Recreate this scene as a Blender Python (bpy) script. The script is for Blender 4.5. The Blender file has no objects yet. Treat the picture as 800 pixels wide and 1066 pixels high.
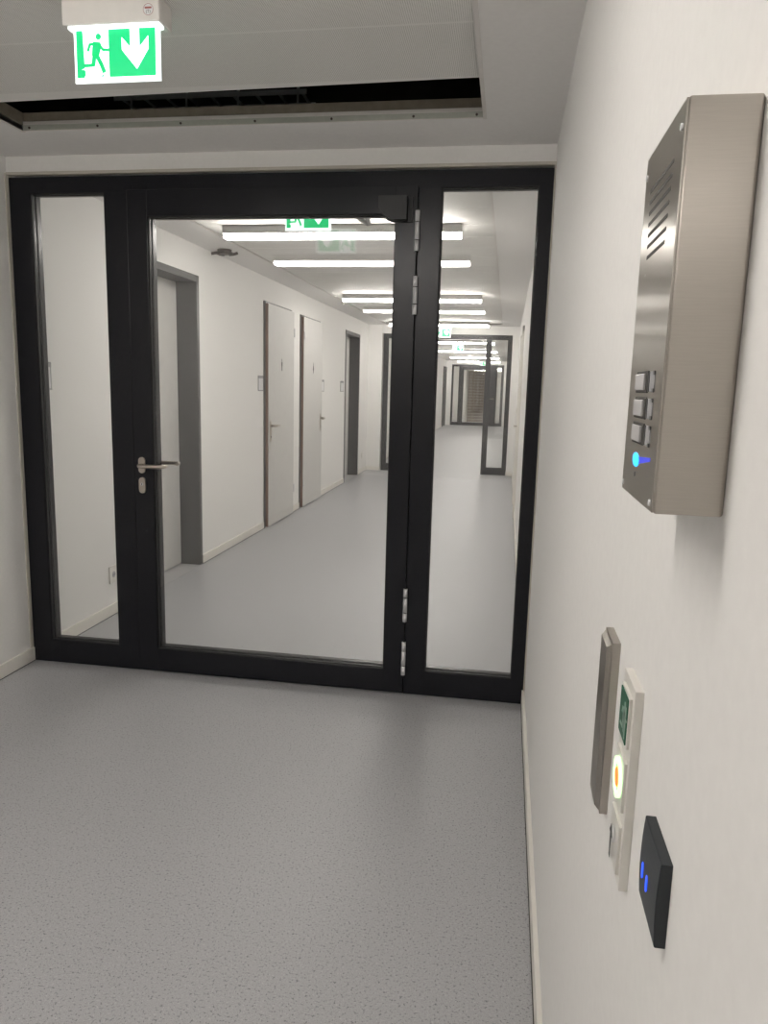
import bpy, bmesh, math, random
from mathutils import Vector, Matrix
random.seed(7)
S = bpy.context.scene
COL = S.collection
PI = math.pi

# ------------------------------------------------------------------ camera
CAM = Vector((2.3698, -3.3744, 1.462))
yaw, pit, rol, FPX = 0.158, 0.1682, 0.0266, 777.3
cy, sy, cp, sp = math.cos(yaw), math.sin(yaw), math.cos(pit), math.sin(pit)
f = Vector((-sy*cp, cy*cp, -sp)); r = Vector((cy, sy, 0)); u = r.cross(f)
c_, s_ = math.cos(rol), math.sin(rol)
r2 = r*c_ + u*s_; u2 = -r*s_ + u*c_
cd = bpy.data.cameras.new('camera'); cam = bpy.data.objects.new('camera', cd); COL.objects.link(cam)
cam.matrix_world = Matrix(((r2.x, u2.x, -f.x, CAM.x), (r2.y, u2.y, -f.y, CAM.y), (r2.z, u2.z, -f.z, CAM.z), (0, 0, 0, 1)))
cd.sensor_fit = 'VERTICAL'; cd.sensor_height = 36.0; cd.lens = FPX*36.0/1066.0
cd.clip_start = 0.02; cd.clip_end = 100
S.camera = cam
# ------------------------------------------------------------------ world and exposure
w = bpy.data.worlds.new('world'); S.world = w; w.use_nodes = True
w.node_tree.nodes['Background'].inputs[0].default_value = (0.8, 0.8, 0.8, 1)
w.node_tree.nodes['Background'].inputs[1].default_value = 0.05
S.view_settings.view_transform = 'Standard'; S.view_settings.look = 'None'
S.view_settings.gamma = 1.0; S.view_settings.use_curve_mapping = False
S.view_settings.exposure = 0.0
LAMP = 50.0

# ------------------------------------------------------------------ materials
def mat(name, col=(.8, .8, .8), rough=.5, metal=0.0, emis=None, es=0.0, spec=.5, aniso=0.0):
    m = bpy.data.materials.new(name); m.use_nodes = True
    b = m.node_tree.nodes['Principled BSDF']
    b.inputs['Base Color'].default_value = (*col, 1)
    b.inputs['Roughness'].default_value = rough; b.inputs['Metallic'].default_value = metal
    b.inputs['Specular IOR Level'].default_value = spec
    if aniso: b.inputs['Anisotropic'].default_value = aniso
    if emis:
        b.inputs['Emission Color'].default_value = (*emis, 1); b.inputs['Emission Strength'].default_value = es
    return m
def grain(m, scale, amt=.06, bump=0.0, stretch=(1, 1, 1), detail=4, dist=.001, rvar=0.0):
    """object-space noise that varies colour a little, with optional bump"""
    nt = m.node_tree; b = nt.nodes['Principled BSDF']; L = nt.links
    tc = nt.nodes.new('ShaderNodeTexCoord'); mp = nt.nodes.new('ShaderNodeMapping')
    mp.inputs['Scale'].default_value = stretch
    no = nt.nodes.new('ShaderNodeTexNoise'); no.inputs['Scale'].default_value = scale; no.inputs['Detail'].default_value = detail
    L.new(tc.outputs['Object'], mp.inputs['Vector']); L.new(mp.outputs['Vector'], no.inputs['Vector'])
    c = list(b.inputs['Base Color'].default_value)
    ra = nt.nodes.new('ShaderNodeValToRGB')
    ra.color_ramp.elements[0].position = .3; ra.color_ramp.elements[1].position = .7
    ra.color_ramp.elements[0].color = (*[x*(1-amt) for x in c[:3]], 1)
    ra.color_ramp.elements[1].color = (*[min(1, x*(1+amt)) for x in c[:3]], 1)
    L.new(no.outputs['Fac'], ra.inputs['Fac']); L.new(ra.outputs['Color'], b.inputs['Base Color'])
    if rvar:
        r0 = b.inputs['Roughness'].default_value
        mr = nt.nodes.new('ShaderNodeMapRange'); mr.inputs['To Min'].default_value = r0-rvar; mr.inputs['To Max'].default_value = r0+rvar
        L.new(no.outputs['Fac'], mr.inputs['Value']); L.new(mr.outputs['Result'], b.inputs['Roughness'])
    if bump:
        bu = nt.nodes.new('ShaderNodeBump'); bu.inputs['Strength'].default_value = bump; bu.inputs['Distance'].default_value = dist
        L.new(no.outputs['Fac'], bu.inputs['Height']); L.new(bu.outputs['Normal'], b.inputs['Normal'])
    return m
M = {}
M['wall'] = grain(mat('wall_paint', (.85, .839, .818), .75, spec=.3), 60, .015, .15)
M['gypsum'] = grain(mat('ceiling_paint', (.88, .865, .85), .85, spec=.2), 50, .015, .1)
M['base'] = grain(mat('baseboard_white', (.80, .775, .72), .45), 20, .02)
M['joint'] = mat('dark_joint', (.05, .045, .04), .8)
M['black'] = grain(mat('anthracite_powder_coat', (.0085, .009, .0125), .27, spec=.32), 900, .12, .08, rvar=.03)
M['gasket'] = mat('black_gasket', (.004, .004, .004), .6)
M['closer'] = grain(mat('closer_dark', (.012, .012, .013), .45), 400, .1)
M['silver'] = grain(mat('hinge_aluminium', (.72, .72, .73), .5, .2), 200, .05)
M['steel'] = grain(mat('brushed_steel', (.455, .425, .385), .30, 1.0, aniso=.9), 40, .03, .0, (1, 1, 30), 6)
M['steelface'] = grain(mat('brushed_steel_face', (.42, .395, .36), .31, 1.0, aniso=.9), 40, .03, .0, (1, 1, 30), 6)
for k in ('steel', 'steelface'):      # grain runs so that highlights stretch sideways
    nt = M[k].node_tree; tg = nt.nodes.new('ShaderNodeTangent'); tg.direction_type = 'RADIAL'; tg.axis = 'Z'
    nt.links.new(tg.outputs[0], nt.nodes['Principled BSDF'].inputs['Tangent'])
M['handle'] = mat('satin_steel', (.50, .45, .40), .28, 1.0)
M['hole'] = mat('black_hole', (.006, .006, .006), .9)
M['darkframe'] = grain(mat('dark_grey_steel_frame', (.026, .026, .028), .45), 100, .06)
M['doorgrey'] = grain(mat('door_leaf_grey', (.60, .59, .57), .55), 15, .03)
M['wood'] = grain(mat('brown_wood_edge', (.17, .085, .05), .6), 30, .25, .1, (1, 1, .1))
M['housing'] = grain(mat('white_sign_housing', (.74, .71, .68), .4), 30, .02)
M['lamp_body'] = mat('lamp_body_grey', (.42, .41, .40), .4)
M['lamp'] = mat('lamp_diffuser', (.9, .9, .9), .4, emis=(1.0, .945, .89), es=LAMP)
M['plastic'] = grain(mat('white_plastic', (.74, .72, .67), .3), 50, .02)
M['green'] = mat('green_plate', (.01, .12, .06), .4)
M['greenwhite'] = mat('green_plate_white_print', (.35, .5, .42), .4)
M['sign_white'] = mat('sign_white_lit', (.9, .9, .9), .3, emis=(.92, 1.0, 1.0), es=1.35)
M['sign_green'] = mat('sign_green_lit', (.0, .4, .15), .3, emis=(.012, .60, .19), es=.9)
M['ring'] = mat('ring_glow', (.6, .9, .5), .3, emis=(.55, 1.0, .45), es=1.5)
M['ring_green'] = mat('ring_green_glow', (.2, .8, .2), .3, emis=(.10, .85, .18), es=1.6)
M['orange'] = mat('orange_button_lit', (.8, .2, .03), .4, emis=(1.0, .22, .04), es=1.0)
M['blue'] = mat('blue_led', (.05, .1, .9), .3, emis=(.0, .07, 1.0), es=1.5)
M['bluecore'] = mat('blue_led_core', (.05, .3, .9), .3, emis=(.02, .5, 1.0), es=1.6)
M['bluedim'] = mat('blue_reflection_glow', (.05, .06, .5), .3, emis=(.02, .04, .8), es=.7)  # self-lit blue for the indicator's reflected streak on the steel
M['reader'] = grain(mat('reader_black_plastic', (.016, .021, .026), .38), 300, .08)
M['bead'] = mat('plaster_bead', (.55, .52, .46), .6)
M['lip'] = grain(mat('aluminium_lip', (.42, .43, .38), .45, .3), 40, .05)
M['slot'] = mat('slot_shadow', (.06, .055, .05), .7)
M['tan'] = grain(mat('raw_board_edge', (.27, .235, .185), .8), 30, .1)
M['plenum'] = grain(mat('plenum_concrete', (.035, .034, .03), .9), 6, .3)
M['tray'] = mat('galvanised_tray', (.36, .38, .38), .5, .2)
M['button'] = mat('button_grey', (.50, .49, .49), .35)
M['printdark'] = mat('dark_print', (.05, .05, .05), .5)
M['printred'] = mat('red_print', (.35, .10, .09), .5)
M['plateclear'] = mat('room_plate_grey', (.40, .40, .41), .25)
M['paper'] = mat('room_plate_insert', (.72, .72, .73), .4)
M['slat'] = grain(mat('brown_slat', (.30, .235, .18), .6), 8, .3)
M['slatgap'] = mat('slat_backing', (.62, .55, .45), .8)
M['detector'] = mat('detector_dark', (.05, .035, .028), .4)

# vinyl floor: grey with fine dark and light flecks
m = mat('speckled_vinyl', (.3, .3, .3), .42, spec=.45); nt = m.node_tree; L = nt.links; b = nt.nodes['Principled BSDF']
tc = nt.nodes.new('ShaderNodeTexCoord')
def node(t, **k):
    n = nt.nodes.new(t)
    for a, v in k.items(): n.inputs[a].default_value = v
    return n
base = node('ShaderNodeRGB'); base.outputs[0].default_value = (.43, .432, .445, 1)
def flecks(scale, lo, hi, col, prev, seed):
    mp = nt.nodes.new('ShaderNodeMapping'); mp.inputs['Location'].default_value = (seed, seed*.7, 0)
    n = node('ShaderNodeTexNoise', Scale=scale, Detail=2.0)
    L.new(tc.outputs['Object'], mp.inputs['Vector']); L.new(mp.outputs['Vector'], n.inputs['Vector'])
    mr = nt.nodes.new('ShaderNodeMapRange'); mr.inputs['From Min'].default_value = lo; mr.inputs['From Max'].default_value = hi
    L.new(n.outputs['Fac'], mr.inputs['Value'])
    mx = nt.nodes.new('ShaderNodeMix'); mx.data_type = 'RGBA'
    L.new(mr.outputs['Result'], mx.inputs[0]); L.new(prev, mx.inputs[6]); mx.inputs[7].default_value = (*col, 1)
    return mx.outputs[2]
o = flecks(150, .575, .70, (.17, .17, .18), base.outputs[0], 3.1)
o = flecks(170, .58, .70, (.52, .52, .53), o, 11.7)
o = flecks(420, .55, .72, (.25, .25, .26), o, 23.3)
o = flecks(1.2, .45, .8, (.27, .268, .272), o, 5.5) if False else o
L.new(o, b.inputs['Base Color'])
bn = node('ShaderNodeTexNoise', Scale=260.0, Detail=2.0); L.new(tc.outputs['Object'], bn.inputs['Vector'])
bu = node('ShaderNodeBump', Strength=.25, Distance=.0006); L.new(bn.outputs['Fac'], bu.inputs['Height']); L.new(bu.outputs['Normal'], b.inputs['Normal'])
M['floor'] = m

# perforated, slightly glossy ceiling panel
m = mat('perforated_ceiling_panel', (.52, .51, .485), .6, spec=.35); nt = m.node_tree; L = nt.links; b = nt.nodes['Principled BSDF']
tc = nt.nodes.new('ShaderNodeTexCoord'); sx = nt.nodes.new('ShaderNodeSeparateXYZ'); L.new(tc.outputs['Object'], sx.inputs[0])
def mth(op, a, bv=None):
    n = nt.nodes.new('ShaderNodeMath'); n.operation = op
    for i, v in enumerate((a, bv)):
        if v is None: continue
        if isinstance(v, (int, float)): n.inputs[i].default_value = v
        else: L.new(v, n.inputs[i])
    return n.outputs[0]
PITCH = .006
def cell(s): return mth('ABSOLUTE', mth('SUBTRACT', mth('FRACT', mth('MULTIPLY', s, 1/PITCH)), .5))
d = mth('SQRT', mth('ADD', mth('POWER', cell(sx.outputs[0]), 2.0), mth('POWER', cell(sx.outputs[1]), 2.0)))
hole = mth('MULTIPLY', mth('LESS_THAN', d, .27), mth('LESS_THAN', mth('ABSOLUTE', sx.outputs[1]), .189))
mx = nt.nodes.new('ShaderNodeMix'); mx.data_type = 'RGBA'; L.new(hole, mx.inputs[0])
mx.inputs[6].default_value = (.86, .85, .82, 1); mx.inputs[7].default_value = (.50, .49, .46, 1)
L.new(mx.outputs[2], b.inputs['Base Color'])
M['panel'] = m

# clear pane: Schlick reflection over straight transmission
def glass(name, tint, f0=.07):
    m = bpy.data.materials.new(name); m.use_nodes = True; nt = m.node_tree; nt.nodes.clear(); L = nt.links
    out = nt.nodes.new('ShaderNodeOutputMaterial'); mix = nt.nodes.new('ShaderNodeMixShader')
    tr = nt.nodes.new('ShaderNodeBsdfTransparent'); tr.inputs[0].default_value = (*tint, 1)
    gl = nt.nodes.new('ShaderNodeBsdfGlossy'); gl.inputs['Roughness'].default_value = 0.0; gl.inputs[0].default_value = (1, 1, 1, 1)
    ge = nt.nodes.new('ShaderNodeNewGeometry'); dp = nt.nodes.new('ShaderNodeVectorMath'); dp.operation = 'DOT_PRODUCT'
    L.new(ge.outputs['Normal'], dp.inputs[0]); L.new(ge.outputs['Incoming'], dp.inputs[1])
    def mm(op, a, bv):
        n = nt.nodes.new('ShaderNodeMath'); n.operation = op
        for i, v in enumerate((a, bv)):
            if isinstance(v, (int, float)): n.inputs[i].default_value = v
            else: L.new(v, n.inputs[i])
        return n.outputs[0]
    ab = mm('ABSOLUTE', dp.outputs['Value'], 0.0)
    p = mm('POWER', mm('SUBTRACT', 1.0, ab), 5.0)
    fr = mm('ADD', mm('MULTIPLY', p, 1-f0), f0)
    L.new(fr, mix.inputs[0]); L.new(tr.outputs[0], mix.inputs[1]); L.new(gl.outputs[0], mix.inputs[2]); L.new(mix.outputs[0], out.inputs[0])
    return m
M['glass'] = glass('clear_glass', (.985, .99, .985))
M['acrylic'] = glass('clear_acrylic', (.93, .93, .95), .05)

# ------------------------------------------------------------------ mesh helpers
class MB:
    def __init__(s): s.v = []; s.f = []; s.sm = []
    def add(s, vs, fs, smooth=False):
        n = len(s.v); s.v += [tuple(v) for v in vs]; s.f += [[i+n for i in q] for q in fs]; s.sm += [smooth]*len(fs); return s
    def box(s, x0, x1, y0, y1, z0, z1, bev=0.0):
        x0, x1 = sorted((x0, x1)); y0, y1 = sorted((y0, y1)); z0, z1 = sorted((z0, z1))
        if not bev:
            vs = [(x, y, z) for z in (z0, z1) for y in (y0, y1) for x in (x0, x1)]
            return s.add(vs, [(0, 2, 3, 1), (4, 5, 7, 6), (0, 1, 5, 4), (2, 6, 7, 3), (0, 4, 6, 2), (1, 3, 7, 5)])
        bm = bmesh.new(); bmesh.ops.create_cube(bm, size=1)
        for v in bm.verts: v.co = Vector(((x0+x1)/2+v.co.x*(x1-x0), (y0+y1)/2+v.co.y*(y1-y0), (z0+z1)/2+v.co.z*(z1-z0)))
        bmesh.ops.bevel(bm, geom=bm.edges[:], offset=bev, segments=2, affect='EDGES', profile=.6)
        return s.bm(bm)
    def bm(s, bm, smooth=False):
        bm.verts.index_update()
        s.add([v.co[:] for v in bm.verts], [[v.index for v in q.verts] for q in bm.faces], smooth); bm.free(); return s
    def prism(s, pts, O, U, V, N):
        """polygon pts (u,v) extruded by vector N"""
        O, U, V, N = map(Vector, (O, U, V, N)); n = len(pts)
        a = [O+U*p[0]+V*p[1] for p in pts]; bb = [q+N for q in a]
        fs = [list(range(n))[::-1], [n+i for i in range(n)]]+[(i, (i+1) % n, n+(i+1) % n, n+i) for i in range(n)]
        return s.add([q[:] for q in a+bb], fs)
    def cyl(s, p0, p1, r0, r1=None, seg=20, caps=True):
        r1 = r0 if r1 is None else r1
        p0, p1 = Vector(p0), Vector(p1); d = (p1-p0).normalized()
        a = d.orthogonal().normalized(); c = d.cross(a)
        vs = []
        for p, rr in ((p0, r0), (p1, r1)):
            for i in range(seg):
                t = 2*PI*i/seg; vs.append((p+(a*math.cos(t)+c*math.sin(t))*rr)[:])
        n = len(s.v); s.v += vs
        for i in range(seg): s.f.append([n+i, n+(i+1) % seg, n+seg+(i+1) % seg, n+seg+i]); s.sm.append(True)
        if caps: s.f.append([n+i for i in range(seg)][::-1]); s.f.append([n+seg+i for i in range(seg)]); s.sm += [False, False]
        return s
    def tube(s, path, rad, seg=12):
        P = [Vector(p) for p in path]; rings = []; prev = None
        for i, p in enumerate(P):
            d = (P[min(i+1, len(P)-1)]-P[max(i-1, 0)]).normalized()
            a = (prev-d*prev.dot(d)).normalized() if prev else d.orthogonal().normalized(); prev = a; c = d.cross(a)
            rings.append([(p+(a*math.cos(2*PI*k/seg)+c*math.sin(2*PI*k/seg))*rad)[:] for k in range(seg)])
        n = len(s.v)
        for q in rings: s.v += q
        for i in range(len(P)-1):
            for k in range(seg):
                s.f.append([n+i*seg+k, n+i*seg+(k+1) % seg, n+(i+1)*seg+(k+1) % seg, n+(i+1)*seg+k]); s.sm.append(True)
        s.f.append([n+k for k in range(seg)][::-1]); s.f.append([n+(len(P)-1)*seg+k for k in range(seg)]); s.sm += [False]*2
        return s
    def rot(s, ang, piv, axis='Z'):
        R = Matrix.Translation(piv) @ Matrix.Rotation(ang, 4, axis) @ Matrix.Translation(-Vector(piv))
        s.v = [(R @ Vector(v))[:] for v in s.v]; return s
ORG = {}
def place(o, world, parent):
    po = ORG[parent.name] if parent else Vector((0, 0, 0))
    o.parent = parent; o.location = Vector(world)-po; ORG[o.name] = Vector(world)
def obj(name, mb, m, parent=None, label=None, cat=None, group=None, kind=None, at=None):
    """link mb (world coordinates) as ONE object; its origin sits at its own centre/base"""
    xs = [v[0] for v in mb.v]; ys = [v[1] for v in mb.v]; zs = [v[2] for v in mb.v]
    c = Vector(at) if at else Vector(((min(xs)+max(xs))/2, (min(ys)+max(ys))/2, min(zs)))
    if kind == 'structure' or m in (M['floor'],): c = Vector((0, 0, 0))
    me = bpy.data.meshes.new(name)
    me.from_pydata([(Vector(v)-c)[:] for v in mb.v], [], mb.f)
    me.polygons.foreach_set('use_smooth', mb.sm); me.update()
    bm = bmesh.new(); bm.from_mesh(me); bmesh.ops.recalc_face_normals(bm, faces=bm.faces[:]); bm.to_mesh(me); bm.free()
    me.materials.append(m); o = bpy.data.objects.new(name, me); COL.objects.link(o); place(o, c, parent)
    tag(o, label, cat, group, kind); return o
def tag(o, label=None, cat=None, group=None, kind=None):
    if label: o['label'] = label
    if cat: o['category'] = cat
    if group: o['group'] = group
    if kind: o['kind'] = kind
    return o
def thing(name, loc, label, cat, group=None, kind=None):
    o = bpy.data.objects.new(name, None); COL.objects.link(o); o.empty_display_size = .05; place(o, loc, None)
    return tag(o, label, cat, group, kind)
def B(*a, **k): return MB().box(*a, **k)
def disc(cx, cy, r, n=24, ry=None, a0=0, a1=2*PI):
    return [(cx+r*math.cos(a0+(a1-a0)*i/n), cy+(ry or r)*math.sin(a0+(a1-a0)*i/n)) for i in range(n)]
def stadium(w, h, n=8):
    """upright stadium outline centred on 0"""
    r = w/2; k = h/2-r
    return [(r*math.cos(t), k+r*math.sin(t)) for t in [PI*i/n for i in range(n+1)]] + [(-r*math.cos(t), -k-r*math.sin(t)) for t in [PI*i/n for i in range(n+1)]]
def stroke(pts, wd):
    """list of quads (as polygons) for a thick polyline with round-ish joints"""
    out = []
    for (a, b2) in zip(pts[:-1], pts[1:]):
        d = Vector((b2[0]-a[0], b2[1]-a[1])); d.normalize(); n = Vector((-d.y, d.x))*wd/2; e = d*wd*.25
        out.append([(a[0]-e.x+n.x, a[1]-e.y+n.y), (a[0]-e.x-n.x, a[1]-e.y-n.y), (b2[0]+e.x-n.x, b2[1]+e.y-n.y), (b2[0]+e.x+n.x, b2[1]+e.y+n.y)])
    return out

# ------------------------------------------------------------------ the shell
XR = 2.520; CZ = 2.465; Y0 = -8.6; Y1 = 31.0
obj('floor', B(-.8, XR+.3, Y0, Y1, -.1, 0), M['floor'], kind='structure')

# left wall with door openings
OPEN = [(1.17, 2.17, 2.205), (7.55, 8.55, 2.205)]
wl = MB(); y = Y0
for a, b2, h in OPEN:
    wl.box(-.25, 0, y, a, 0, CZ+.03); wl.box(-.25, 0, a, b2, h, CZ+.03); y = b2
wl.box(-.25, 0, y, 26.0, 0, CZ+.03); wl.box(-.8, -.25, 26.0, Y1, 0, CZ+.03)
wl.box(-.25, .235, 9.36, 9.60, 0, CZ+.02)         # return wall beside the second partition
wl.box(-.25, .2, 25.9, 26.15, 0, CZ+.02)
wl.box(-.12, .012, 17.5, 17.9, 0, CZ+.02)
obj('wall_left', wl, M['wall'], kind='structure')
# right wall
wr = MB(); wr.box(XR, XR+.25, Y0, Y1, 0, CZ+.03); wr.box(2.41, XR+.1, 9.36, 9.60, 0, CZ+.02); wr.box(2.2, XR+.1, 25.9, 26.15, 0, CZ+.02)
obj('wall_right', wr, M['wall'], kind='structure')
obj('wall_back', B(-.25, XR+.25, Y0-.2, Y0, 0, CZ+.03), M['wall'], kind='structure')
obj('wall_far', B(-.8, XR+.25, Y1, Y1+.2, 0, CZ+.03), M['wall'], kind='structure')
wf = MB().box(-.02, XR+.02, -.004, .10, 2.392, CZ+.02)      # strip of wall over the glazed partition
wf.box(.2, 2.45, 9.38, 9.58, 2.325, CZ+.02); wf.box(.15, 2.25, 25.92, 26.12, 2.325, CZ+.02)
obj('wall_front', wf, M['wall'], kind='structure')
# plaster stop beads round the partition
tb = MB().box(0.0, XR, -.012, .02, 2.383, 2.396, bev=.002); tb.box(0, .006, -.02, .03, 0.075, 2.39); tb.box(XR-.006, XR, -.02, .03, .075, 2.39)
obj('trim_1', tb, M['bead'], kind='structure')

# ceiling: plasterboard borders, with the panel field let into it
FX0, FX1 = .325, 2.224
FIELDS = [(Y0+.2, -.34), (.35, 9.05), (9.9, 25.55)]
cl = MB(); y = Y0
for a, b2 in FIELDS:
    cl.box(-.02, XR+.02, y, a, CZ, CZ+.014); cl.box(-.02, FX0, a, b2, CZ, CZ+.014); cl.box(FX1, XR+.02, a, b2, CZ, CZ+.014); y = b2
cl.box(-.8, XR+.02, y, Y1, CZ, CZ+.014)
ceiling = obj('ceiling', cl, M['gypsum'], kind='structure')
ORG['ceiling'] = Vector((0, 0, 0))
# edge profile round each field
ep = MB()
for a, b2 in FIELDS:
    for x0, x1 in ((FX0-.014, FX0), (FX1, FX1+.014)): ep.box(x0, x1, a-.014, b2+.014, CZ-.0025, CZ+.02)
    ep.box(FX0, FX1, a-.014, a, CZ-.0025, CZ+.02); ep.box(FX0, FX1, b2, b2+.003, CZ-.0025, CZ+.035)
obj('edge_profile', ep, M['housing'], ceiling)
obj('opening_lip', B(FX0, FX1, -.3425, -.337, CZ, CZ+.020), M['lip'], ceiling, label='narrow aluminium lip with a row of screws along the open ceiling slot')
bd = MB().box(FX0-.004, FX1+.004, -.336, -.320, CZ+.014, CZ+.070); 
obj('board_edge', bd, M['tan'], ceiling, label='tan raw board edge behind the lip')
obj('board_edge', B(FX0-.02, FX0, -1.0, -.337, CZ+.0145, CZ+.070), M['tan'], ceiling)
for sx_ in (.355, .66, 1.02, 1.33, 1.64, 1.96, 2.20):
    k = MB().cyl((sx_, -.3425, CZ+.0095), (sx_, -.3460, CZ+.0095), .0052, .0042, 12)
    obj('screw', k, M['detector'], ceiling)
# panels; the front one is pushed back and askew, leaving the dark slot
def panel(y0, y1, z0=CZ+.003): return B(FX0+.0002, FX1-.0002, y0+.0015, y1-.0015, z0, z0+.006, bev=.0015)
pp = panel(-1.15, -.675, CZ+.0125).rot(-.036, (FX1, -1.15, CZ))
obj('ceiling_panel', pp, M['panel'], ceiling, label='panel pushed back from the slot and lying askew')
proto = obj('ceiling_panel', panel(-1.48, -1.08), M['panel'], ceiling)
def more_panels(y0, step, n):
    for k in range(n):
        c = proto.copy(); COL.objects.link(c); c.location = (proto.location.x, y0+step*(k+.5), proto.location.z); c.parent = ceiling
more_panels(-8.28, .4, 17)
more_panels(.35, .4, 21); more_panels(.35+21*.4-.1, .4, 0)
more_panels(9.9, .4, 39)
# plenum above the near field
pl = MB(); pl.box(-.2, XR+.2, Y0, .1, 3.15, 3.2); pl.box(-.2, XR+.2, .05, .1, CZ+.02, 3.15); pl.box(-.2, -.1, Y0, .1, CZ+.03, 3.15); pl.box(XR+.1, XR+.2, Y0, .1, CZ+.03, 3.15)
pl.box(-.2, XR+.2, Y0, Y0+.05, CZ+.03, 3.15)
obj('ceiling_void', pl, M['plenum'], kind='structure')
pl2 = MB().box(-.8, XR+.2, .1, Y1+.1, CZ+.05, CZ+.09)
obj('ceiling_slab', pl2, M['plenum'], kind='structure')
t = thing('cable_tray', (1.0, -.08, 2.62), 'galvanised cable tray seen in the dark slot of the open ceiling', 'cable tray')
for y in (-.13, .02): obj('rail', B(.62, 1.48, y, y+.004, 2.645, 2.665), M['tray'], t)
for k in range(9):
    x = .66+k*.1; obj('rung', B(x, x+.012, -.13, .02, 2.643, 2.647), M['tray'], t)
for x in (.70, .95, 1.18, 1.44):
    obj('hanger', B(x, x+.008, -.136, -.131, 2.60, 2.68), M['tray'], t)
    obj('rod', MB().cyl((x+.004, -.12, 2.66), (x+.004, -.12, 3.15), .004, seg=8), M['tray'], t)

# baseboards
def base_run(mb, jb, side, y0, y1, x=None):
    if side == 'L': mb.box(0 if x is None else x, (0 if x is None else x)+.012, y0, y1, .005, .072); jb.box(0 if x is None else x, (0 if x is None else x)+.010, y0, y1, 0, .005)
    else: mb.box(XR-.012, XR, y0, y1, .005, .072); jb.box(XR-.014, XR, y0, y1, 0, .005)
bl, jl, br, jr = MB(), MB(), MB(), MB()
for y0, y1 in ((Y0, -.001), (.11, 1.13), (2.21, 3.75), (4.71, 5.05), (5.99, 7.50), (8.6, 9.36), (9.6, 24.4)): base_run(bl, jl, 'L', y0, y1)
bl.box(0, .245, 9.348, 9.36, .005, .072)
for y0, y1 in ((Y0, -.001), (.11, 5.2), (6.3, 9.348), (9.6, 25.9)): base_run(br, jr, 'R', y0, y1)
br.box(2.40, XR, 9.348, 9.36, .005, .072)
b_l = obj('baseboard_left', bl, M['base'], kind='structure'); obj('floor_joint', jl, M['joint'], b_l)
b_r = obj('baseboard_right', br, M['base'], kind='structure'); obj('floor_joint', jr, M['joint'], b_r)

# ------------------------------------------------------------------ glazed partitions
def frame_rect(x0, x1, z0, z1, wl_, wr_, wb, wt, y0, y1, bev=.002):
    mb = MB(); mb.box(x0, x0+wl_, y0, y1, z0, z1, bev=bev); mb.box(x1-wr_, x1, y0, y1, z0, z1, bev=bev)
    mb.box(x0+wl_-.001, x1-wr_+.001, y0, y1, z0, z0+wb, bev=bev); mb.box(x0+wl_-.001, x1-wr_+.001, y0, y1, z1-wt, z1, bev=bev)
    return mb
def pane_set(parent, x0, x1, z0, z1, y, lab=None):
    obj('pane', B(x0-.008, x1+.008, y+.020, y+.044, z0-.008, z1+.008), M['glass'], parent, label=lab)
    g = frame_rect(x0-.004, x1+.004, z0-.004, z1+.004, .008, .008, .008, .008, y+.008, y+.0195, 0)
    g2 = frame_rect(x0-.004, x1+.004, z0-.004, z1+.004, .008, .008, .008, .008, y+.0445, y+.048, 0)
    obj('gasket', g, M['gasket'], parent); obj('gasket', g2, M['gasket'], parent)
def partition(y, D, x0, gl1, m1, lf, gl2, x1, H, label, cat='glass partition', lo=.12):
    """gl1,gl2=(a,b) sidelight glass; m1=(a,b) mullion; lf=(a,b) leaf extent; x0/x1 outer"""
    t = thing('glazed_partition', ((x0+x1)/2, y, 0), label, cat)
    y1 = y+D
    obj('post', B(x0, gl1[0], y, y1, .002, H, bev=.002), M['black'], t)
    obj('post', B(gl2[1], x1, y, y1, .002, H, bev=.002), M['black'], t)
    obj('mullion', B(gl1[1], lf[0]-.004, y, y1, .002, H-.07, bev=.002), M['black'], t)
    obj('mullion', B(lf[1]+.004, gl2[0], y, y1, .002, H-.07, bev=.002), M['black'], t)
    obj('head_rail', B(gl1[0]-.001, gl2[1]+.001, y, y1, H-.072, H, bev=.002), M['black'], t)
    obj('bottom_rail', B(gl1[0]-.001, gl1[1]+.001, y, y1, .002, lo, bev=.002), M['black'], t)
    obj('bottom_rail', B(gl2[0]-.001, gl2[1]+.001, y, y1, .002, lo, bev=.002), M['black'], t)
    pane_set(t, gl1[0], gl1[1], lo, H-.072, y); pane_set(t, gl2[0], gl2[1], lo, H-.072, y)
    return t
def leaf(name, y, D, xa, xb, z0, z1, sl, sr, lo, up, label):
    t = thing(name, ((xa+xb)/2, y, 0), label, 'door', kind='structure')
    y0 = y-.008; y1 = y+D
    for a, b2, n in ((xa, xa+sl, 'stile'), (xb-sr, xb, 'stile')): obj(n, B(a, b2, y0, y1, z0, z1, bev=.0025), M['black'], t)
    obj('rail', B(xa+sl-.001, xb-sr+.001, y0, y1, z0, lo, bev=.002), M['black'], t)
    obj('rail', B(xa+sl-.001, xb-sr+.001, y0, y1, up, z1, bev=.002), M['black'], t)
    pane_set(t, xa+sl, xb-sr, lo, up, y-.006)
    return t
def lever(t, x, y, z, dr, out, ln=.125, r=.0095, mt='handle', nm='handle'):
    """round lever: rosette on face y, sticking out towards out (+1/-1 in y), grip running dr in x"""
    mb = MB(); o_ = out
    pts = [(x, y, z), (x, y+o_*.035, z)]
    for k in range(1, 6):
        a = PI/2*k/5; pts.append((x+dr*.016*(1-math.cos(a)), y+o_*(.035+.016*math.sin(a)), z))
    pts.append((x+dr*(ln-.018), y+o_*.051, z))
    for k in range(1, 6):
        a = PI/2*k/5; pts.append((x+dr*(ln-.018+.018*math.sin(a)), y+o_*(.051-.018*(1-math.cos(a))), z))
    pts.append((x+dr*ln, y+o_*.012, z))
    mb.tube(pts, r); h = obj(nm, mb, M[mt], t)
    return h
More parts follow.
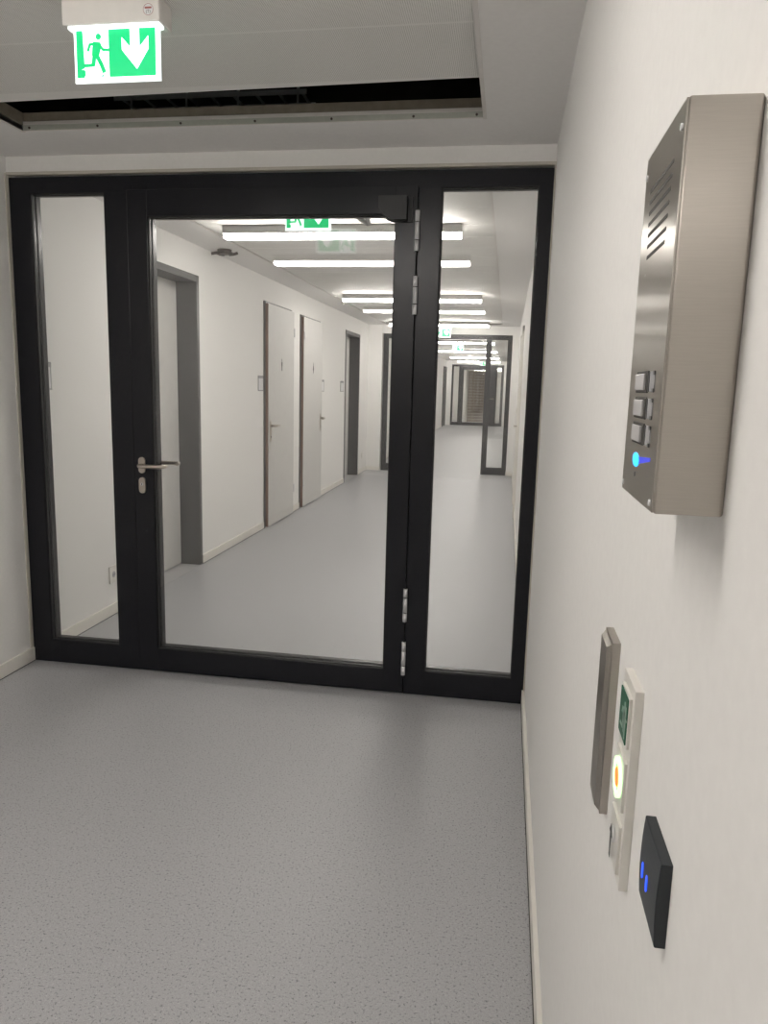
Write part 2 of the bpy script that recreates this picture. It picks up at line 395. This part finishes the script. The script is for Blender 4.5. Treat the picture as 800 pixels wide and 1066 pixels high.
def oval_plate(t, x, y, z, w_, h_, out, nm, mt='handle', th=.007):
    return obj(nm, MB().prism(stadium(w_, h_), (x, y, z), (1, 0, 0), (0, 0, 1), (0, out*th, 0)), M[mt], t)

P1 = partition(0.0, .085, .006, (.110, .484), (.484, .6), (.600, 1.945), (2.047, 2.456), XR-.004, 2.375,
               'black framed glazed partition across the near corridor with two narrow sidelights')
D1 = leaf('door_1', 0.0, .085, .600, 1.945, .008, 2.312, .098, .096, .122, 2.196,
          'large black framed glass door in the nearest partition')
gr = MB().box(.597, .6035, .012, .06, .01, 2.31); gr.box(1.9455, 1.9485, .012, .06, .01, 2.31); gr.box(.6, 1.945, .012, .06, 2.3105, 2.3135)
obj('seal', gr, M['gasket'], D1)
# lever handles and cylinder plates
yf = -.008
for out, y in ((-1, yf), (1, .085)):
    oval_plate(D1, .642, y, 1.05, .034, .078, out, 'rosette')
    lever(D1, .645, y, 1.05, 1, out)
    e = oval_plate(D1, .642, y, .952, .034, .078, out, 'cylinder_plate')
    obj('keyhole', MB().prism(disc(0, .006, .007, 14)+[], (.642, y+out*.007, .952), (1, 0, 0), (0, 0, 1), (0, out*.003, 0)), M['silver'], e)
    obj('keyslot', B(.6405, .6435, y+out*.010, y+out*.0112, .953, .963), M['hole'], e)
for z0, z1 in ((2.039, 2.206), (1.771, 1.934), (.367, .526), (.103, .267)):
    h = thing('tmp', (1.947, -.018, z0), None, None); h.name = 'hinge'; ORG[h.name] = Vector((1.947, -.018, z0)); h.parent = D1; h.location = Vector((1.947, -.018, z0))-ORG[D1.name]
    n = z1-z0
    for a, b2 in ((0, .262), (.288, .712), (.738, 1)):
        obj('knuckle', MB().cyl((1.947, -.018, z0+n*a), (1.947, -.018, z0+n*b2), .0098, seg=18), M['silver'], h)
    obj('pin', MB().cyl((1.947, -.018, z0-.003), (1.947, -.018, z1+.003), .006, seg=12), M['hole'], h)
# door closer on the leaf, and its arm on the far side
cb = MB().prism([(1.775, 2.262), (1.925, 2.262), (1.925, 2.158), (1.842, 2.158), (1.815, 2.168), (1.787, 2.196), (1.775, 2.215)], (0, -.0085, 0), (1, 0, 0), (0, 0, 1), (0, -.012, 0))
cbx = MB().prism([(1.782, 2.258), (1.905, 2.258), (1.905, 2.162), (1.848, 2.162), (1.82, 2.172), (1.792, 2.20), (1.782, 2.218)], (0, -.0205, 0), (1, 0, 0), (0, 0, 1), (0, -.045, 0))
dc = obj('closer_bracket', cb, M['closer'], D1); obj('closer_cover', cbx, M['closer'], D1)
for a, b2 in (((1.60, .12, 2.245), (1.70, .16, 2.185)), ((1.695, .12, 2.245), (1.70, .16, 2.185)), ((1.70, .12, 2.25), (1.52, .12, 2.25))):
    obj('closer_arm', MB().cyl(a, b2, .011, seg=8), M['silver'], D1)
obj('closer_body', B(1.45, 1.75, .0855, .135, 2.235, 2.29, bev=.004), M['closer'], D1)
# floor seal strip under the partition
obj('trim_2', B(.006, XR-.004, .01, .065, 0, .0022), M['gasket'], kind='structure')

P2 = partition(9.42, .075, .25, (.33, .66), None, (.76, 1.975), (2.065, 2.335), 2.405, 2.325,
               'black framed partition standing open in the middle of the corridor')
# its leaf stands open, swung away
D2 = leaf('door_2', 9.42, .06, .76, 1.96, .008, 2.25, .09, .09, .12, 2.14, 'black framed glass door standing open in the middle partition')
D2.rotation_euler = (0, 0, 0)
for ch in D2.children: pass
RM = Matrix.Translation((.76, 9.42, 0)) @ Matrix.Rotation(math.radians(88), 4, 'Z') @ Matrix.Translation((-.76, -9.42, 0))
loc = RM @ Vector(D2.location); D2.location = loc; D2.rotation_euler = (0, 0, math.radians(88))
P3 = partition(26.0, .075, .20, (.27, .48), None, (.60, 1.66), (1.93, 2.1), 2.19, 2.325,
               'black framed partition at the far end of the corridor')
D3 = leaf('door_3', 26.0, .075, .60, 1.90, .008, 2.25, .06, .25, .12, 2.14, 'closed black framed glass door at the far end of the corridor')
lever(D3, 1.83, 25.99, 1.05, -1, -1)
M2 = B(1.9, 1.93, 26.0, 26.07, .01, 2.25); obj('mullion', M2, M['black'], P3)

# ------------------------------------------------------------------ side doors
def recessed_door(n, a, b2, h, label, dark=True):
    t = thing(f'door_{n}', (-.1, (a+b2)/2, 0), label, 'door', kind='structure')
    fr = MB().box(-.16, .004, b2-.004, b2+.0, .0, h); 
    fr = MB()
    fr.box(-.21, .006, b2-.012, b2+.0, 0.002, h); fr.box(-.21, .006, a, a+.012, .002, h); fr.box(-.21, .006, a, b2, h-.012, h)
    fr.box(.0005, .008, b2-.012, b2+.034, .002, h+.036); fr.box(.0005, .008, a-.034, a+.012, .002, h+.036); fr.box(.0005, .008, a-.034, b2+.034, h-.012, h+.036)
    obj('door_frame', fr, M['darkframe'], t)
    obj('door_leaf', B(-.20, -.155, a+.014, b2-.014, .01, h-.014, bev=.002), M['doorgrey'], t)
    obj('rosette', MB().cyl((-.155, a+.08, 1.05), (-.148, a+.08, 1.05), .026), M['handle'], t)
    obj('handle', MB().tube([(-.148, a+.08, 1.05), (-.115, a+.08, 1.05), (-.108, a+.087, 1.05), (-.105, a+.10, 1.05), (-.105, a+.2, 1.05)], .009), M['handle'], t)
    return t
recessed_door(4, 1.17, 2.17, 2.205, 'grey door set back in a deep dark frame just behind the nearest glass door')
recessed_door(7, 7.55, 8.55, 2.205, 'grey door set back in a dark frame before the middle partition')
def flush_door(n, a, b2, h, handle_near, label, figure):
    t = thing(f'door_{n}', (.0, (a+b2)/2, 0), label, 'door', kind='structure')
    fr = MB().box(.0, .010, a-.032, a+.006, .0, h+.02, bev=.001); fr.box(.0, .008, b2-.006, b2+.012, .0, h+.02); fr.box(.0, .010, a-.032, b2+.012, h-.004, h+.022)
    obj('door_frame', fr, M['darkframe'], t)
    obj('wood_edge', B(.0105, .0385, a+.0, a+.0030, .012, h), M['wood'], t, label='brown wooden leaf edge')
    obj('door_leaf', B(.0102, .040, a+.003, b2, .012, h, bev=.0012), M['doorgrey'], t)
    hy = a+.07 if handle_near else b2-.07; d = 1 if handle_near else -1
    obj('rosette', B(.040, .046, hy-.027, hy+.027, .87, 1.08, bev=.004), M['handle'], t)
    obj('handle', MB().tube([(.046, hy, 1.03), (.085, hy, 1.03), (.094, hy+d*.006, 1.03), (.098, hy+d*.018, 1.03), (.098, hy+d*.13, 1.03)], .0125), M['handle'], t)
    obj('keyhole', MB().cyl((.046, hy, .92), (.049, hy, .92), .008, seg=12), M['hole'], t)
    hz = (a+.02) if not handle_near else (b2-.01)
    for z in (.25, 1.95): obj('hinge', MB().cyl((.044, hz+(.0 if not handle_near else .012), z), (.044, hz+(.0 if not handle_near else .012), z+.09), .007, seg=10), M['silver'], t)
    # pictogram
    cyy = (a+b2)/2; k = .013
    mb = MB(); O = (.0402, cyy, 1.64); U = (0, k, 0); V = (0, 0, k); N = (.0012, 0, 0)
    obj('figure_head', MB().prism(disc(0, 3.9, .95, 14), O, U, V, N), M['printdark'], t)
    if figure == 'man':
        mb.prism([(-1.7, 2.6), (1.7, 2.6), (1.7, -.6), (1.0, -.6), (1.0, -4.6), (-1.0, -4.6), (-1.0, -.6), (-1.7, -.6)], O, U, V, N)
    else:
        mb.prism([(-1.0, 2.6), (1.0, 2.6), (2.3, -1.9), (.9, -1.9), (.9, -4.6), (-.9, -4.6), (-.9, -1.9), (-2.3, -1.9)], O, U, V, N)
    obj('pictogram', mb, M['printdark'], t, label='dark upright figure')
    return t
flush_door(5, 3.80, 4.70, 2.215, True, 'light grey flush door with a figure and its handle on the near side', 'man')
flush_door(6, 5.10, 5.98, 2.205, False, 'light grey flush door with a figure and its handle on the far side', 'woman')
# pale door in the right wall beyond the glass, seen at a very flat angle
t = thing('door_8', (XR, 5.75, 0), 'pale flush door in the right wall beyond the glass', 'door', kind='structure')
fr = MB().box(XR-.025, XR, 5.2, 5.26, 0, 2.15); fr.box(XR-.025, XR, 6.24, 6.3, 0, 2.15); fr.box(XR-.025, XR, 5.2, 6.3, 2.09, 2.15)
obj('door_frame', fr, M['base'], t); obj('door_leaf', B(XR-.012, XR, 5.262, 6.238, .01, 2.088), M['wall'], t)
obj('handle', MB().tube([(XR-.012, 5.33, 1.04), (XR-.05, 5.33, 1.04), (XR-.055, 5.345, 1.04), (XR-.055, 5.44, 1.04)], .009), M['handle'], t)
# dark door near the far end
t = thing('door_9', (0, 25.2, 0), 'narrow dark framed doorway in the left wall near the far partition', 'door', kind='structure')
obj('door_frame', frame_rect(0, .001, 0, 0, 0, 0, 0, 0, 0, 0, 0) if False else MB().box(.0, .05, 24.45, 24.53, 0, 2.2).box(0, .05, 25.4, 25.48, 0, 2.2).box(0, .05, 24.45, 25.48, 2.14, 2.2), M['darkframe'], t)
obj('door_leaf', B(.0, .02, 24.53, 25.4, .01, 2.14), M['darkframe'], t)

# brown slatted screen beyond the far partition
t = thing('slatted_screen', (1.3, 28.0, 0), 'brown slatted screen seen through the far glass door', 'screen')
obj('backing', B(.74, 1.86, 28.03, 28.06, .05, 2.16), M['slatgap'], t)
for k in range(18):
    obj('slat', B(.74, 1.86, 28.0, 28.025, .06+k*.116, .06+k*.116+.098), M['slat'], t)
obj('side_post', B(.66, .735, 27.98, 28.06, 0, 2.2), M['base'], t); obj('side_post', B(1.865, 1.94, 27.98, 28.06, 0, 2.2), M['base'], t)

# ------------------------------------------------------------------ room plates, socket
def room_plate(y0, y1, z0, z1, label):
    t = thing('room_plate', (0, (y0+y1)/2, z0), label, 'door plate')
    fr = MB().box(0, .010, y0, y1, z1-.026, z1, bev=.001); fr.box(0, .010, y0, y1, z0, z0+.008); fr.box(0, .008, y1-.004, y1, z0, z1); fr.box(0, .008, y0, y0+.004, z0, z1)
    obj('holder', fr, M['plateclear'], t); obj('insert', B(0, .006, y0+.004, y1-.004, z0+.008, z1-.026), M['paper'], t)
    obj('print', B(.006, .0065, y1-.03, y1-.02, z1-.05, z1-.045), M['printdark'], t)
room_plate(.105, .262, 1.392, 1.535, 'grey and white room plate seen through the left sidelight')
room_plate(3.60, 3.74, 1.375, 1.522, 'grey room plate left of the flush door with its handle on the near side')
room_plate(6.07, 6.21, 1.36, 1.51, 'grey room plate just beyond the second flush door')
room_plate(7.22, 7.40, 1.355, 1.505, 'grey room plate before the recessed dark framed door')
t = thing('power_socket', (0, .82, .2), 'white wall socket low on the left wall behind the left sidelight', 'socket')
obj('plate', B(0, .009, .772, .862, .205, .312, bev=.002), M['plastic'], t)
obj('socket_well', MB().cyl((.009, .817, .258), (.0095, .817, .258), .02), M['plateclear'], t)
for d_ in (-.008, .008): obj('pin_hole', MB().cyl((.0095, .817+d_, .258), (.0099, .817+d_, .258), .0035, seg=10), M['hole'], t)
t = thing('power_socket', (0, 8.95, .25), 'small white wall socket low on the left wall near the middle partition', 'socket')
obj('plate', B(0, .009, 8.91, 8.99, .25, .33, bev=.002), M['plastic'], t)
t = thing('light_switch', (XR, 8.0, 1.05), 'small white switch on the right wall beyond the pale door', 'switch')
obj('plate', B(XR-.012, XR, 7.96, 8.04, 1.1, 1.18, bev=.002), M['plastic'], t); obj('rocker', B(XR-.016, XR-.012, 7.975, 8.025, 1.115, 1.165), M['plastic'], t)
# detectors on the ceiling
t = thing('ceiling_sensor', (.145, 2.39, CZ), 'dark ceiling sensor with two curved wings above the recessed door', 'sensor')
obj('body', MB().cyl((.145, 2.39, CZ), (.145, 2.39, CZ-.034), .056, .050, 24), M['detector'], t)
for s in (-1, 1):
    for e in (-.04, .04):
        mb = MB(); mb.tube([(.145+s*(.02+.065*k/6), 2.39+e+(e*.5*k/6), CZ-.030+(-.010 if e < 0 else .016)*(k/6)**2) for k in range(7)], .011, 8)
        obj('wing', mb, M['detector'], t)
t = thing('smoke_detector', (.28, 6.04, CZ), 'tiny pale detector on the ceiling edge before the second flush door', 'detector')
obj('base', MB().cyl((.28, 6.04, CZ), (.28, 6.04, CZ-.015), .03), M['plastic'], t); obj('dome', MB().cyl((.28, 6.04, CZ-.015), (.28, 6.04, CZ-.03), .022, .012), M['plastic'], t)

# ------------------------------------------------------------------ ceiling lights
LX0, LX1 = .47, 2.03
def ceiling_light(y, label):
    t = thing('ceiling_light', ((LX0+LX1)/2, y, CZ), label, 'ceiling light', 'linear lights across the corridor ceiling')
    z1 = CZ+.002
    obj('housing', B(LX0-.005, LX1+.005, y-.041, y+.041, z1-.050, z1, bev=.002), M['lamp_body'], t)
    obj('diffuser', B(LX0, LX1, y-.035, y+.035, z1-.080, z1-.050, bev=.006), M['lamp'], t)
    return t
LY = [(1.56, 'linear ceiling light nearest beyond the glass door, widest in view'), (5.2, 'second linear ceiling light beyond the glass door'),
      (8.6, 'third linear ceiling light, just before the middle partition'), (13.2, 'first linear ceiling light past the middle partition'),
      (17.2, 'second linear ceiling light past the middle partition'), (21.3, 'second linear ceiling light before the far partition'), (25.2, 'last linear ceiling light, just before the far partition'),
      (29.0, 'linear ceiling light beyond the far partition'),
      (-2.6, 'linear ceiling light above the near corridor, mirrored in the glass door'), (-6.4, 'linear ceiling light in the near corridor behind the viewer')]
for y, lab in LY: ceiling_light(y, lab)

# ------------------------------------------------------------------ exit signs
MAN = []
def P(x, y): return ((x-120)/570.0, (540-y)/315.0*.5525)   # picture units -> u 0..1, v 0..0.55
MAN_POLYS = [
    [P(*q) for q in disc(281, 287, 20, 16)],
    [P(*q) for q in ((243, 317), (292, 322), (302, 338), (283, 406), (230, 402), (236, 352))],
    *[[P(*q) for q in s] for s in stroke([(256, 328), (217, 334), (203, 372)], 17)],
    *[[P(*q) for q in s] for s in stroke([(284, 334), (312, 369), (352, 371)], 17)],
    *[[P(*q) for q in s] for s in stroke([(250, 395), (240, 458)], 29)], *[[P(*q) for q in s] for s in stroke([(243, 462), (168, 464)], 21)],
    *[[P(*q) for q in s] for s in stroke([(262, 395), (297, 458), (316, 504)], 28)],
    [P(*q) for q in ((293, 540), (310, 521), (320, 524), (312, 532), (303, 540))],
]
GREEN_POLYS = [
    [P(*q) for q in ((120, 225), (166, 225), (176, 480), (150, 488), (178, 492), (182, 520), (170, 540), (120, 540))],
    [P(*q) for q in ((355, 225), (690, 225), (690, 540), (355, 540))],
]
ARROW = [[P(*q) for q in ((510, 243), (576, 243), (576, 362), (640, 295), (640, 375), (555, 497), (450, 375), (450, 297), (510, 360))]]
def exit_sign(x0, y, label, wsc=1.0, far=False):
    """x0 = left edge of the plate, y = plane of its front face"""
    W_ = .250; z1 = 2.398; z0 = 2.262; T = .006
    t = thing('exit_sign', (x0+W_/2, y, z1), label, 'exit sign', 'lit exit signs hanging from the ceiling')
    obj('housing', B(x0-.024, x0+W_+.009, y-.018, y+.062, z1+.004, CZ+.001, bev=.006), M['housing'], t)
    obj('light_slot', B(x0-.01, x0+W_+.004, y-.012, y+.02, z1-.004, z1+.006, bev=.002), M['sign_white'], t)
    pl = obj('plate', B(x0, x0+W_, y, y+T, z0, z1-.004), M['sign_white'], t)
    gw = .231; ox = .007; oz = z0+.013
    for s in (1, -1):
        if s > 0: O, U = (x0+ox, y-.0004, oz), (gw, 0, 0)
        else: O, U = (x0+W_-ox, y+T+.0004, oz), (-gw, 0, 0)
        V = (0, 0, gw)
        for poly in GREEN_POLYS: obj('green_field', MB().prism(poly, O, U, V, (0, -s*.0006, 0)), M['sign_green'], pl)
        if True:
            g = MB()
            for poly in MAN_POLYS[1:-1]: g.prism(poly, O, U, V, (0, -s*.0007, 0))
            obj('running_figure', g, M['sign_green'], pl)
            obj('figure_head', MB().prism(MAN_POLYS[0], O, U, V, (0, -s*.0007, 0)), M['sign_green'], pl)
            obj('figure_foot', MB().prism(MAN_POLYS[-1], O, U, V, (0, -s*.0007, 0)), M['sign_green'], pl)
            g = MB(); O2 = (O[0], O[1]-s*.0006, O[2])
            for poly in ARROW: g.prism(poly, O2, U, V, (0, -s*.0007, 0))
            obj('arrow', g, M['sign_white'], pl)
    return t, (x0, y)
t, _ = exit_sign(1.145, -1.31, 'green and white exit sign with running figure hanging in front of the partition')
# round sticker on the housing
sx0, sy_, sz = 1.373, -1.3285, 2.430
st = obj('sticker', MB().prism(disc(0, 0, .0145, 28), (sx0, sy_, sz), (1, 0, 0), (0, 0, 1), (0, -.0004, 0)), M['paper'], t)
rg = MB()
for i in range(28):
    a, b2 = 2*PI*i/28, 2*PI*(i+1)/28
    rg.prism([(.0145*math.cos(a), .0145*math.sin(a)), (.0145*math.cos(b2), .0145*math.sin(b2)), (.0135*math.cos(b2), .0135*math.sin(b2)), (.0135*math.cos(a), .0135*math.sin(a))], (sx0, sy_-.0004, sz), (1, 0, 0), (0, 0, 1), (0, -.0002, 0))
obj('ring', rg, M['printred'], st)
def text(s, size, m, parent, O, R3, nm='lettering'):
    cu = bpy.data.curves.new(nm, 'FONT'); cu.body = s; cu.size = size; cu.align_x = 'CENTER'; cu.align_y = 'CENTER'; cu.extrude = .0001
    tmp = bpy.data.objects.new('tmp_text', cu); me = bpy.data.meshes.new_from_object(tmp); bpy.data.objects.remove(tmp)
    o = bpy.data.objects.new(nm, me); COL.objects.link(o); me.materials.append(m)
    place(o, O, parent); o.rotation_euler = R3; return o
text('(T)', .011, M['printdark'], st, (sx0, sy_-.0007, sz-.005), (PI/2, 0, 0))
text('Sonn', .008, M['printred'], st, (sx0, sy_-.0007, sz+.004), (PI/2, 0, 0)) if False else obj('print', B(sx0-.0095, sx0+.0095, sy_-.0007, sy_-.0004, sz+.002, sz+.0065), M['printred'], st)
exit_sign(1.150, .67, 'green and white exit sign just behind the glass door')
exit_sign(1.145, 9.22, 'small green and white exit sign in front of the middle partition')
exit_sign(1.085, 13.0+.9, 'small green and white exit sign past the middle partition')
exit_sign(1.31, 24.6, 'tiny exit sign in front of the far partition')

# ------------------------------------------------------------------ intercom
FX = 2.4725; iy0, iy1 = -2.840, -2.702; iz0, iz1 = 1.379, 1.648
t = thing('intercom', (XR, (iy0+iy1)/2, iz0), 'large brushed steel door intercom on the right wall with three buttons', 'intercom')
bm = bmesh.new(); bmesh.ops.create_cube(bm, size=1)
for v in bm.verts:
    v.co = Vector(((FX+.0015+XR)/2+v.co.x*(XR-FX-.0015), (iy0+iy1)/2+v.co.y*(iy1-iy0), (iz0+iz1)/2+v.co.z*(iz1-iz0)))
ed = [e for e in bm.edges if all(v.co.x > XR-.001 for v in e.verts)]
bmesh.ops.bevel(bm, geom=ed, offset=.003, segments=4, affect='EDGES', profile=.5)
ed = [e for e in bm.edges if all(v.co.x < FX+.005 for v in e.verts)]
bmesh.ops.bevel(bm, geom=ed, offset=.0012, segments=2, affect='EDGES', profile=.5)
obj('housing', MB().bm(bm), M['steel'], t)
obj('face_plate', B(FX, FX+.0016, iy0+.0006, iy1-.0006, iz0+.0006, iz1-.0006, bev=.0004), M['steelface'], t)
for k in range(7):   # speaker slots
    z = 1.617-k*.0085; hw = (.043-.0015*k)
    obj('speaker_slot', MB().prism([(-hw, -.0015), (hw, -.0015), (hw+.001, 0), (hw, .0015), (-hw, .0015), (-hw-.001, 0)], (FX-.0002, -2.770, z), (0, 1, 0), (0, 0, 1), (.001, 0, 0)), M['slot'], t)
obj('microphone_hole', MB().cyl((FX-.0002, -2.735, 1.553), (FX+.001, -2.735, 1.553), .001, seg=8), M['silver'], t)
for k, z in enumerate((1.4695, 1.4500, 1.4305)):
    bz = obj('push_button', B(FX-.0012, FX+.001, -2.789, -2.741, z-.0082, z+.0082, bev=.0008), M['slot'], t)
    obj('key_cap', B(FX-.0030, FX-.0010, -2.7835, -2.7465, z-.0062, z+.0062, bev=.0009), M['button'], bz)
    nm = obj('name_field', B(FX-.0008, FX+.0005, -2.814, -2.7925, z-.0072, z+.0072, bev=.0003), M['plateclear'], bz)
    for dz in (-.0062, .0062): obj('field_corner', B(FX-.0012, FX-.0006, -2.815, -2.809, z+dz-.0014, z+dz+.0014), M['printdark'], nm)
    obj('field_edge', B(FX-.0012, FX-.0006, -2.796, -2.7925, z-.0072, z+.0072), M['printdark'], nm)
led = obj('indicator_lamp', MB().prism(disc(0, 0, .014, 20, .0055), (FX-.0004, -2.762, 1.4095), (0, 1, 0), (0, 0, 1), (.001, 0, 0)), M['bluecore'], t, label='glowing blue indicator')
obj('indicator_glow_streak', MB().prism([(0, -.002), (-.048, .0042), (-.048, .0068), (0, .0035)], (FX-.0002, -2.772, 1.4090), (0, 1, 0), (0, 0, 1), (.001, 0, 0)), M['bluedim'], t)  # reflection of the blue indicator on the face, drawn as a glowing sliver
obj('small_lens', MB().prism(disc(0, 0, .002, 10), (FX-.0003, -2.762, 1.398), (0, 1, 0), (0, 0, 1), (.001, 0, 0)), M['printdark'], t)
for yy in (-2.706-.003, -2.832):
    for zz in (1.3855, 1.632):
        obj('screw', MB().cyl((FX-.0012, yy, zz), (FX+.001, yy, zz), .0022, .0028, seg=14), M['silver'], t)

# ------------------------------------------------------------------ brushed steel switch box
t = thing('steel_panel', (XR, -2.45, .94), 'tall narrow brushed steel plate left of the white three part switch', 'wall plate')
obj('back_box', B(2.510, XR, -2.483, -2.419, .941, 1.164, bev=.001), M['steel'], t)
a, b2 = (-2.480, -2.422, .944, 1.161), (-2.4755, -2.4265, .949, 1.156)
cp_ = MB().add([(2.5098, a[0], a[2]), (2.5098, a[1], a[2]), (2.5098, a[1], a[3]), (2.5098, a[0], a[3]), (2.5045, b2[0], b2[2]), (2.5045, b2[1], b2[2]), (2.5045, b2[1], b2[3]), (2.5045, b2[0], b2[3])],
    [(0, 3, 2, 1), (4, 5, 6, 7), (0, 1, 5, 4), (1, 2, 6, 5), (2, 3, 7, 6), (3, 0, 4, 7)])
obj('cover_plate', cp_, M['steelface'], t)

# ------------------------------------------------------------------ white three part switch
t = thing('exit_button_switch', (XR, -2.606 , .948), 'white three part wall switch with green sign, glowing button and keyed switch', 'switch')
wy0, wy1, wz0, wz1 = -2.640, -2.572, .948, 1.168
obj('cover_frame', B(2.5110, XR, wy0, wy1, wz0, wz1, bev=.001), M['plastic'], t)
for k, zc in enumerate((1.1285, 1.058, .9875)):
    md = obj('switch_module', B(2.5080, 2.5113, -2.631, -2.581, zc-.0275, zc+.0275, bev=.0008), M['plastic'], t)
    if k == 0:
        gp = obj('green_plate', B(2.5067, 2.5081, -2.627, -2.585, zc-.0245, zc+.0245, bev=.0004), M['green'], md)
        pic = [(MAN_POLYS[0], 'printed_head')]
        mb = MB()
        for poly in MAN_POLYS[1:-1]: mb.prism(poly, (2.5066, -2.5865, zc-.024), (0, -.105, 0), (0, 0, .088), (-.0004, 0, 0))
        obj('figure_head', MB().prism(MAN_POLYS[0], (2.5066, -2.5865, zc-.024), (0, -.105, 0), (0, 0, .088), (-.0004, 0, 0)), M['greenwhite'], gp)
        obj('printed_door', MB().prism([(0, 0), (.012, 0), (.012, .030), (0, .030)], (2.5066, -2.613, zc-.015), (0, -1, 0), (0, 0, 1), (-.0004, 0, 0)), M['greenwhite'], gp)
        pg = obj('running_figure', mb, M['greenwhite'], gp)
    if k == 1:
        rg = MB()
        def ring(mb, r0, r1, x, dx):
            for i in range(32):
                a, b2 = 2*PI*i/32, 2*PI*(i+1)/32
                mb.prism([(r1*math.cos(a), r1*math.sin(a)), (r1*math.cos(b2), r1*math.sin(b2)), (r0*math.cos(b2), r0*math.sin(b2)), (r0*math.cos(a), r0*math.sin(a))], (x, -2.606, zc), (0, 1, 0), (0, 0, 1), (dx, 0, 0))
        ring(rg, .0155, .0215, 2.5081, -.003); obj('glowing_ring', rg, M['ring'], t, label='bright green white glowing ring')
        r3 = MB(); ring(r3, .0112, .0154, 2.5081, -.0015); obj('inner_ring', r3, M['ring_green'], t, label='green inner ring')
        obj('button', MB().cyl((2.5081, -2.606, zc), (2.5052, -2.606, zc), .0112, .0100, 24), M['orange'], t, label='lit orange push button')
    if k == 2:
        ks = obj('key_cylinder', MB().cyl((2.5081, -2.606, zc+.004), (2.5050, -2.606, zc+.004), .0085, seg=24), M['silver'], md)
        obj('key_mark', MB().prism([(-.003, -.022), (.003, -.022), (.0035, .004), (.009, .004), (0, .016), (-.009, .004), (-.0035, .004)], (2.5048, -2.606, zc), (0, 1, 0), (0, 0, 1), (-.0004, 0, 0)), M['printdark'], md)

# ------------------------------------------------------------------ black card reader
t = thing('card_reader', (XR, -2.7675, 1.0155), 'square black card reader with two small blue lights on the right wall', 'card reader')
bm = bmesh.new(); bmesh.ops.create_cube(bm, size=1)
for v in bm.verts: v.co = Vector(((2.511+XR)/2+v.co.x*(XR-2.511), -2.7675+v.co.y*.071, 1.0528+v.co.z*.0745))
bmesh.ops.subdivide_edges(bm, edges=[e for e in bm.edges if abs(e.verts[0].co.z-e.verts[1].co.z) > .01], cuts=7)
for v in bm.verts:
    if v.co.x < 2.512: v.co.x -= .0016*(1-((v.co.z-1.0528)/.03725)**2)
ed = [e for e in bm.edges if all(v.co.x < 2.512 for v in e.verts) and (abs(e.verts[0].co.z-e.verts[1].co.z) > .001 or min(v.co.z for v in e.verts) > 1.0895 or max(v.co.z for v in e.verts) < 1.016)]
bmesh.ops.bevel(bm, geom=ed, offset=.0012, segments=3, affect='EDGES', profile=.5)
obj('housing', MB().bm(bm), M['reader'], t)
for yy, zz in ((-2.7466, 1.0462), (-2.7652, 1.0462)):
    obj('status_light', MB().prism(disc(0, 0, .0028, 16, .0078), (2.5096, yy, zz), (0, 1, 0), (0, 0, 1), (-.0006, 0, 0)), M['blue'], t, label='blue status light')
